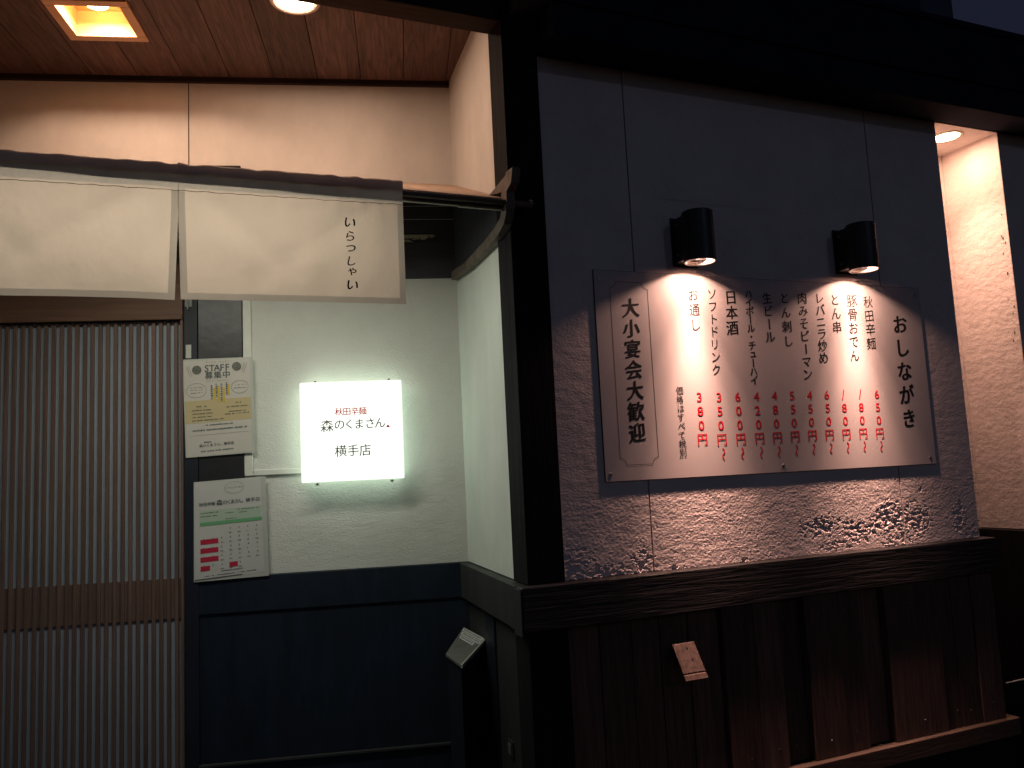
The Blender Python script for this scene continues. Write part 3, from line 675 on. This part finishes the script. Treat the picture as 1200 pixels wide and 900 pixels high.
# recruitment poster
p1 = thing('recruitment_poster', 'laminated STAFF recruitment poster with a tan band, taped beside the lattice door', 'poster', B, (-1.08, 0.025, 1.73))
q = quadmap(((-1.2265, 2.160), (-0.944, 2.168), (-0.938, 1.752), (-1.214, 1.735)))
m, ww = sheet(quadmap(((-1.2315, 2.168), (-0.930, 2.172), (-0.925, 1.745), (-1.219, 1.733))), 0.0245, 0.006, 0.5)
part('laminate', m, MT['film'], p1, smooth=True)
m, ww2 = sheet(q, 0.0252, 0.006, 0.5); ww = lambda s, t: ww2(s, t)
part('paper', m, MT['paper'], p1, smooth=True)
tb = MB(); on(q, ww, tb, 0.0, 1.0, 0.42, 0.655, n=14); part('tan_band', tb, MT['tan'], p1, fixn=False)
yb = MB()
for s, a, b in ((0.43, .30, .43), (0.50, .28, .45), (0.575, .30, .46), (0.65, .27, .38)): on(q, ww, yb, s, s + 0.035, a, b, n=1, lift=0.0016)
part('yellow_strips', yb, MT['yellow'], p1, fixn=False)
ik = MB()
word(q, ww, ik, 'サービス・キッチン', 0.35, 0.68, 0.025, 0.009)
word(q, ww, ik, 'STAFF', 0.345, 0.66, 0.088, 0.040, 0.012, 0.0)
word(q, ww, ik, '募集中', 0.375, 0.64, 0.165, 0.034, 0.016, 0.05)
word(q, ww, ik, 'パート・アルバイト', 0.35, 0.66, 0.225, 0.009)
for s, t0, n in ((0.40, .27, 8), (0.475, .26, 7), (0.55, .26, 10), (0.63, .25, 7)):
    for k in range(n):
        on(q, ww, ik, s - 0.004 + rnd.uniform(-.002, .002), s + 0.022 + rnd.uniform(-.003, .003), t0 + 0.02 * k, t0 + 0.02 * k + rnd.uniform(.006, .013), n=1, lift=0.0022)
for s0, s1, ts in ((0.09, 0.27, (.285, .31, .34)), (0.75, 0.93, (.285, .315))):
    for t in ts: bars(q, ww, ik, s0, s1, t, 0.008, rnd, .8)
for s0, s1, t in ((0.17, .33, .485), (.10, .40, .525), (.11, .41, .56), (.11, .41, .595), (.10, .58, .63), (.77, .86, .47), (.63, .95, .51), (.66, .92, .56), (.60, .97, .585), (.30, .72, .685), (.27, .38, .862)):
    bars(q, ww, ik, s0, s1, t, 0.013, rnd, .85, lift=0.0022)
bars(q, ww, ik, .10, .93, .735, 0.02, rnd, .95); on(q, ww, ik, .06, .95, .785, .787, n=8)
word(q, ww, ik, '森のくまさん。横手店', .22, .70, .895, 0.014, 0.01)
bars(q, ww, ik, .22, .72, .955, 0.016, rnd, .9)
for s0, t0, s1, t1 in ((.04, .06, .10, .17), (.07, .05, .12, .16), (.96, .05, .90, .16), (.92, .05, .88, .14)):
    a, b = q(s0, t0), q(s1, t1); ik.stroke([a, b], 0.0012, ww(s0, t0) + 0.0016)
letters('print', ik, MT['greyink'], p1)
ov = MB(); ell(q, ww, ov, 0.18, 0.315, 0.15, 0.075, 0.0011); ell(q, ww, ov, 0.84, 0.305, 0.13, 0.068, 0.0011); letters('speech_bubble', ov, MT['greyink'], p1)
for cs, ct, mm in ((0.195, 0.10, 'greyink'), (0.80, 0.085, 'greyink')):
    ci = MB(); u, z = q(cs, ct); n = 28; w_ = ww(cs, ct) + 0.0014
    ci.add([(u + 0.020 * cos(2 * pi * i / n), w_, z + 0.020 * sin(2 * pi * i / n)) for i in range(n)], [tuple(range(n))])
    c = part('round_picture', ci, mat('picture_grey', (0.16, 0.165, 0.14), 0.5, noise_amt=0.7, nscale=160), p1, fixn=False)
# calendar poster
p2 = thing('calendar_poster', 'laminated opening calendar with a green band and red holiday squares, below the recruitment poster', 'poster', B, (-1.03, 0.02, 1.20))
q = quadmap(((-1.1845, 1.624), (-0.905, 1.636), (-0.893, 1.225), (-1.184, 1.204)))
m, ww = sheet(quadmap(((-1.187, 1.626), (-0.882, 1.638), (-0.874, 1.206), (-1.188, 1.198))), 0.0235, 0.006, 2.0)
part('laminate', m, MT['film'], p2, smooth=True)
m, ww = sheet(q, 0.0242, 0.006, 2.0); part('paper', m, MT['paper2'], p2, smooth=True)
pg = MB(); on(q, ww, pg, .08, .99, .30, .42, n=8); part('pale_band', pg, MT['palegreen'], p2, fixn=False)
gb = MB(); on(q, ww, gb, .08, 1.0, .42, .455, n=8, lift=.0014); part('green_band', gb, MT['green'], p2, fixn=False)
rb = MB()
for t in (.595, .685, .775): on(q, ww, rb, .085, .345, t, t + .05, n=3, lift=.0012)
on(q, ww, rb, .085, .22, .865, .915, n=2, lift=.0012); on(q, ww, rb, .50, .62, .855, .905, n=2, lift=.0012)
part('holiday_square', rb, MT['crim'], p2, fixn=False)
ik = MB()
word(q, ww, ik, '秋田辛麺', .10, .28, .235, 0.017, 0.012); word(q, ww, ik, '森', .375, .375, .232, 0.026, 0.02)
word(q, ww, ik, 'のくまさん。', .46, .74, .232, 0.020, 0.012); word(q, ww, ik, '横手店', .80, .95, .232, 0.019, 0.012)
ell(q, ww, ik, .60, .085, .145, .062, 0.0010); word(q, ww, ik, 'いらっしゃいませ', .49, .71, .085, 0.009)
for s0, s1, t in ((.09, .36, .325), (.09, .34, .36), (.46, .58, .345), (.64, .96, .32), (.66, .78, .35), (.44, .62, .405), (.38, .70, .935), (.15, .92, .97)): bars(q, ww, ik, s0, s1, t, 0.011, rnd, .85, lift=.0014)
for r in range(5):
    for c in range(7):
        s = .135 + c * .13; t = .505 + r * .09
        if r == 0 and c < 3: continue
        if r == 4 and c > 4: continue
        on(q, ww, ik, s - .006, s + .006, t - .008, t + .008, n=1, lift=.0014)
        if not (c < 2 and r > 0): bars(q, ww, ik, s - .022, s + .022, t + .045, .010, rnd, .9, lift=.0018)
on(q, ww, ik, .0, .68, .992, 1.0, n=4, lift=.0014)
letters('print', ik, MT['greyink'], p2)

# ================================================================== MENU BOARD
mbd = thing('menu_board', 'large pale menu board with black dish names and red prices, screwed to the rough wall', 'sign', F, (1.15, 0, 1.55))
BX0, BX1, BZ0, BZ1 = 0.331, 2.008, 1.549, 2.349
WF = 0.0068
part('board_core', MB().box(BX0, BX1, 0.0003, 0.0062, BZ0, BZ1), MT['board_edge'], mbd)
part('board_face', MB().box(BX0 + 0.0015, BX1 - 0.0015, 0.0063, WF, BZ0 + 0.0015, BZ1 - 0.0015), MT['panelw'], mbd)
WT = WF + 0.0007
COLS = [('大小宴会大歓迎', 0.483, 2.204, 0.478, 1.727, 0.074, .026), ('お通し', 0.775, 2.267, 0.776, 2.146, 0.052, -.002), ('価格はすべて税別', 0.679, 1.885, 0.675, 1.644, 0.033, .004), ('ソフトドリンク', 0.866, 2.274, 0.859, 1.967, 0.047, .006),
 ('日本酒', 0.957, 2.264, 0.953, 2.138, 0.058, .016), ('ハイボール・チューハイ', 1.047, 2.282, 1.041, 1.925, 0.040, .016), ('生ビール', 1.141, 2.267, 1.139, 2.105, 0.050, .014), ('とん刺し', 1.232, 2.271, 1.233, 2.089, 0.052, .014),
 ('肉みそピーマン', 1.326, 2.274, 1.319, 1.949, 0.051, .015), ('レバニラ炒め', 1.421, 2.278, 1.413, 2.02, 0.052, .014), ('とん串', 1.505, 2.274, 1.504, 2.154, 0.054, .010), ('豚骨おでん', 1.602, 2.273, 1.588, 2.032, 0.056, .003),
 ('秋田辛麺', 1.695, 2.271, 1.691, 2.086, 0.056, .003), ('おしながき', 1.871, 2.175, 1.869, 1.754, 0.086, .026)]
for s, a, b, c, d, sz, bo in COLS:
    m = MB(); vtext(m, s, a, b, c, d, sz, WT, bo, 0.09, jit=0.0008); letters('black_lettering', m, MT['ink'], mbd)
PR = [('380円', 0.768, 1.859, 0.769, 1.693), ('350円〜', 0.861, 1.858, 0.86, 1.634), ('600円〜', 0.952, 1.859, 0.951, 1.633), ('420円〜', 1.045, 1.859, 1.044, 1.634), ('480円〜', 1.136, 1.861, 1.134, 1.634), ('550円〜', 1.228, 1.861, 1.225, 1.636),
 ('450円〜', 1.32, 1.862, 1.316, 1.638), ('650円〜', 1.413, 1.863, 1.408, 1.638), ('180円〜', 1.504, 1.863, 1.5, 1.638), ('180円〜', 1.599, 1.864, 1.593, 1.639), ('650円〜', 1.693, 1.863, 1.688, 1.637)]
for s, a, b, c, d in PR:
    m = MB(); n = len(s)
    for i, ch in enumerate(s):
        t = i / (n - 1); u, z = a + (c - a) * t, b + (d - b) * t
        if ch in '1': m.stroke([(u - 0.006, z - 0.019), (u + 0.004, z + 0.019)], 0.0055, WT)
        elif ch.isdigit(): put_char(m, ch, u, z, 0.050, WT, 0.012, 0.02, sx=1.1)
        elif ch == '円': put_char(m, ch, u, z, 0.050, WT, 0.012, 0.04)
        else: put_char(m, ch, u + 0.002, z, 0.050, WT, 0.010, 0.0, True)
    letters('red_price', m, MT['red'], mbd)
bd = MB(); N = 7
def arc(cx, cz, r, a0, a1): return [(cx + r * cos(a0 + (a1 - a0) * k / N), cz + r * sin(a0 + (a1 - a0) * k / N)) for k in range(N + 1)]
x0, x1, z0, z1, r = 0.398, 0.564, 1.608, 2.306, 0.026
pts = arc(x0, z1, r, 0, -pi / 2)[::-1] + arc(x1, z1, r, -pi / 2, -pi)[::-1] + arc(x1, z0, r, pi, pi / 2)[::-1] + arc(x0, z0, r, pi / 2, 0)[::-1]
pts = arc(x0, z1, r, -pi / 2, 0) + arc(x1, z1, r, pi, 1.5 * pi) + arc(x1, z0, r, pi / 2, pi) + arc(x0, z0, r, 0, pi / 2)
bd.stroke(pts, 0.0018, WT, closed=True); letters('border_line', bd, MT['ink'], mbd)
for x, z in ((0.353, 1.575), (1.153, 1.575), (1.974, 1.577), (0.353, 2.313), (1.981, 2.313)):
    s = part('screw', MB().cyl((x, WF + .0002, z), 'w', 0.008, 0.0066, 0.0016, 16), MT['metal'], mbd)
    sm_ = mesh_of('screw_slot', MB().box(x - .005, x + .005, WF + .0019, WF + .0020, z - .0007, z + .0007), MT['ink'], (1.15, 0, 1.55)); so = bpy.data.objects.new('screw_slot', sm_); COL.objects.link(so); so.parent = s

# ================================================================== WALL LAMPS
LC = 0.100; LZ = 2.378; LR = 0.061; LH = 0.197
def make_lamp():
    t = thing('wall_lamp', 'black cylinder downlight on the wall above the left half of the menu board', 'wall lamp', F, (0.753, 0, LZ), 'cylinder lamps over the menu board')
    part('body', MB().ring((0.753, LC, LZ), [(LR, 0.0), (LR, LH - 0.003), (LR - 0.003, LH), (0.0001, LH)], 48), MT['lamp_body'], t, smooth=False)
    part('bracket', MB().box(0.753 - 0.052, 0.753 + 0.052, 0.0005, LC - 0.02, LZ + 0.012, LZ + LH - 0.008), MT['lamp_body'], t, bevel=0.003)
    for z in (LZ + 0.04, LZ + LH - 0.035):
        part('screw', MB().cyl((0.753 - 0.0522, 0.03, z), 'u', 0.004, 0.004, -0.0015, 12), MT['metal'], t)
    part('wall_plate', MB().box(0.753 - 0.060, 0.753 + 0.060, 0.0003, 0.006, LZ + 0.002, LZ + LH + 0.002), MT['lamp_body'], t, bevel=0.0015)
    part('rim', MB().ring((0.753, LC, LZ), [(LR, 0.0), (LR - 0.001, -0.0025), (LR - 0.006, -0.0025), (LR - 0.007, 0.001)], 48), MT['metal'], t, smooth=True)
    part('reflector', MB().ring((0.753, LC, LZ), [(LR - 0.0068, 0.0005), (LR - 0.012, 0.014), (LR - 0.022, 0.036), (0.0001, 0.040)], 48), MT['reflector'], t, smooth=True)
    part('bulb', MB().ring((0.753, LC, LZ), [(0.0001, 0.026), (0.014, 0.027), (0.018, 0.031), (0.017, 0.0385)], 32), MT['bulb'], t, smooth=True)
    return t
l1 = make_lamp()
l2 = l1.copy(); COL.objects.link(l2); l2.location = F.P(1.588, 0.004, LZ + 0.010)
l2['label'] = 'black cylinder downlight on the wall above the right half of the menu board'
for ch in list(l1.children):
    c = ch.copy(); COL.objects.link(c); c.parent = l2
for x, dw in ((0.753, 0), (1.588, .004)):
    zz = LZ + 0.0245 + dw * 2.5; lc = (1.0, 0.56, 0.42)
    area('lamp_glow', F.P(x, LC + dw, zz), 0.012, 2.6, lc, 180)
    area('lamp_wide_beam', F.P(x, LC + dw, zz - .0005), 0.014, 1.0, lc, 130)
    area('lamp_beam', F.P(x, LC + dw, zz - .001), 0.020, 0.7, lc, 76)
    area('lamp_mid_beam', F.P(x, LC + dw, zz - .0015), 0.020, 1.9, lc, 54)
    area('lamp_narrow_beam', F.P(x, LC + dw, zz - .002), 0.022, 2.0, lc, 38)

# alcove and niche lamps' own light
area('alcove_square_glow', B.P(-1.435, 0.50, CZ + 0.05), 0.045, 8.0, (1.0, 0.67, 0.49))
area('alcove_round_glow', B.P(RC[0], RC[1], CZ - 0.006), 0.065, 10.0, (1.0, 0.67, 0.50))
area('niche_glow', F.P(2.452, -0.112, ZT - 0.006), 0.055, 3.2, (1.0, 0.59, 0.41))
cg = area('canopy_glow', F.P(-1.125, -0.28, 2.637), 0.5, 13.5, (0.96, 0.97, 0.82)); cg.data.shape = 'RECTANGLE'; cg.data.size = 1.2; cg.data.size_y = 0.03
area('niche_beam', F.P(2.452, -0.112, ZT - 0.007), 0.03, 4.0, (1.0, 0.59, 0.41), 70)

# ================================================================== SMALL THINGS ON THE LOWER WALL
tg = thing('copper_wall_tag', 'small tilted rusty copper plate with a hole, fixed to the dark boards under the rail', 'plate', F, (0.61, 0.01, 0.82))
def tilt(u, z, lift=0.0):  # plate leaning out at the bottom
    t = (0.95 - z) / 0.13; return (u, 0.052 + 0.050 * t + lift, z)
m = MB(); a = [(0.548, 0.948), (0.552, 0.945), (0.556, 0.846), (0.560, 0.838), (0.655, 0.838), (0.650, 0.846), (0.640, 0.943), (0.634, 0.950)]
o4 = [(0.540, 0.950), (0.5535, 0.852), (0.6500, 0.852), (0.634, 0.952)]
m.hexa([tilt(u, z, -0.004) for u, z in o4], [tilt(u, z, 0.0) for u, z in o4])
part('plate', m, MT['copper'], tg, bevel=0.003)
m = MB(); o4 = [(0.5540, 0.848), (0.5565, 0.828), (0.654, 0.828), (0.6505, 0.848)]
m.hexa([tilt(u, z, -0.004) for u, z in o4], [tilt(u, z, 0.001) for u, z in o4]); part('lip', m, MT['copper'], tg, bevel=0.002)
m = MB()
for cu_, cz, r in ((0.596, 0.932, 0.0055), (0.607, 0.893, 0.004)):
    n = 10; m.add([tilt(cu_ + r * cos(2 * pi * i / n) * .8, cz + r * (1.6 if r < .005 else 1) * sin(2 * pi * i / n), 0.0008) for i in range(n)], [tuple(range(n))])
part('hole', m, MT['backing'], tg, fixn=False)
part('mount', MB().box(0.575, 0.625, 0.006, 0.05, 0.87, 0.93), MT['backing'], tg)

ash = thing('ashtray_box', 'dark box with a tilted grey lid and white stickers in the corner of the alcove', 'ashtray', F, (0.0, -0.6, 0.0))
A, Bq, Cq, D = Vector((-0.128, -0.572, 0.890)), Vector((0.060, -0.892, 0.926)), Vector((0.070, -0.640, 0.917)), Vector((-0.125, -0.390, 0.881))
m = MB(); m.hexa([(p.x, p.y, p.z - 0.012) for p in (D, Cq, Bq, A)], [(p.x, p.y, p.z) for p in (D, Cq, Bq, A)])
part('lid', m, MT['steel'], ash, bevel=0.002)
m = MB(); e = 0.006
m.hexa([(p.x, p.y, p.z - 0.0121) for p in (D, Cq)] + [(Cq.x + .004, Cq.y + .004, Cq.z - .0121), (D.x + .004, D.y + .004, D.z - .0121)], [(p.x, p.y, p.z + .001) for p in (D, Cq)] + [(Cq.x + .004, Cq.y + .004, Cq.z + .001), (D.x + .004, D.y + .004, D.z + .001)])
part('lid_edge', m, MT['film'], ash)
def onlid(s, t, l=0.0012):  # s along B->C, t from BC edge toward AD
    p = (1 - t) * ((1 - s) * Bq + s * Cq) + t * ((1 - s) * A + s * D); return (p.x, p.y, p.z + l)
m = MB(); k = MB()
for i, (s0, s1) in enumerate(((0.05, .97), (0.08, .97), (0.12, .80))):
    t0 = .04 + i * .125; t1 = t0 + .10
    m.add([onlid(s0, t1), onlid(s1, t1), onlid(s1, t0), onlid(s0, t0)], [(0, 1, 2, 3)])
    rr = random.Random(i); s = s0 + .06
    while s < s1 - .08:
        d = rr.uniform(.02, .06); k.add([onlid(s, t1 - .025, .0018), onlid(s + d, t1 - .025, .0018), onlid(s + d, t0 + .025, .0018), onlid(s, t0 + .025, .0018)], [(0, 1, 2, 3)]); s += d + .022
part('sticker', m, MT['white'], ash, fixn=False); part('sticker_print', k, MT['greyink'], ash, fixn=False)
def sh(p, c, f): return c + (p - c) * f
cc = (A + Bq + Cq + D) / 4; q4 = [sh(p, cc, 0.90) for p in (D, Cq, Bq, A)]
m = MB(); m.hexa([(p.x, p.y, 0.0) for p in q4], [(p.x, p.y, p.z - 0.0125) for p in q4]); part('body', m, MT['navy_d'], ash, bevel=0.004)
single('small_wall_knob', MB().cyl((-0.088, 0.005, 0.742), 'w', 0.016, 0.012, 0.02, 18).cyl((-0.088, 0.025, 0.742), 'w', 0.007, 0.006, 0.008, 12), MT['steel'], B, (-0.088, 0.004, 0.742), 'small round knob low on the navy panelling in the alcove corner', 'knob', bevel=0.002)
sk = thing('wall_socket', 'small square socket cover at the bottom of the alcove corner', 'socket', Sd, (0.30, 0.006, 0.45))
part('cover', MB().box(0.60, 0.66, 0.0065, 0.014, 0.555, 0.615), MT['grey_d'], sk, bevel=0.003)
part('flap', MB().box(0.61, 0.65, 0.0145, 0.018, 0.565, 0.605), MT['steel'], sk, bevel=0.002)

# silhouettes on the roof
rb_ = thing('rooftop_unit', 'dark boxy unit standing on the roof against the dusk sky', 'rooftop unit', F, (2.3, -0.6, 3.664))
part('casing', MB().box(2.61, 2.862, -0.9, -0.3, 3.664, 4.25), MT['bldg'], rb_, bevel=0.01)
part('duct', MB().box(1.80, 2.607, -0.9, -0.305, 3.664, 4.20), MT['bldg2'], rb_, bevel=0.01)
part('roof_deck', MB().box(-3.6, 3.9, -3.5, -0.2, 3.62, 3.66), MT['roof'], ev)
# thin cable at the right edge
single('thin_cable', MB().cyl((2.30, 0.0, 0.56), 'u', 0.003, 0.003, 0.9, 8), MT['film'], F, (2.3, 0, 0.56), 'thin pale cable low on the wall at the far right edge', 'cable')
for o in bpy.data.objects:
    if '_b' in o: del o['_b']
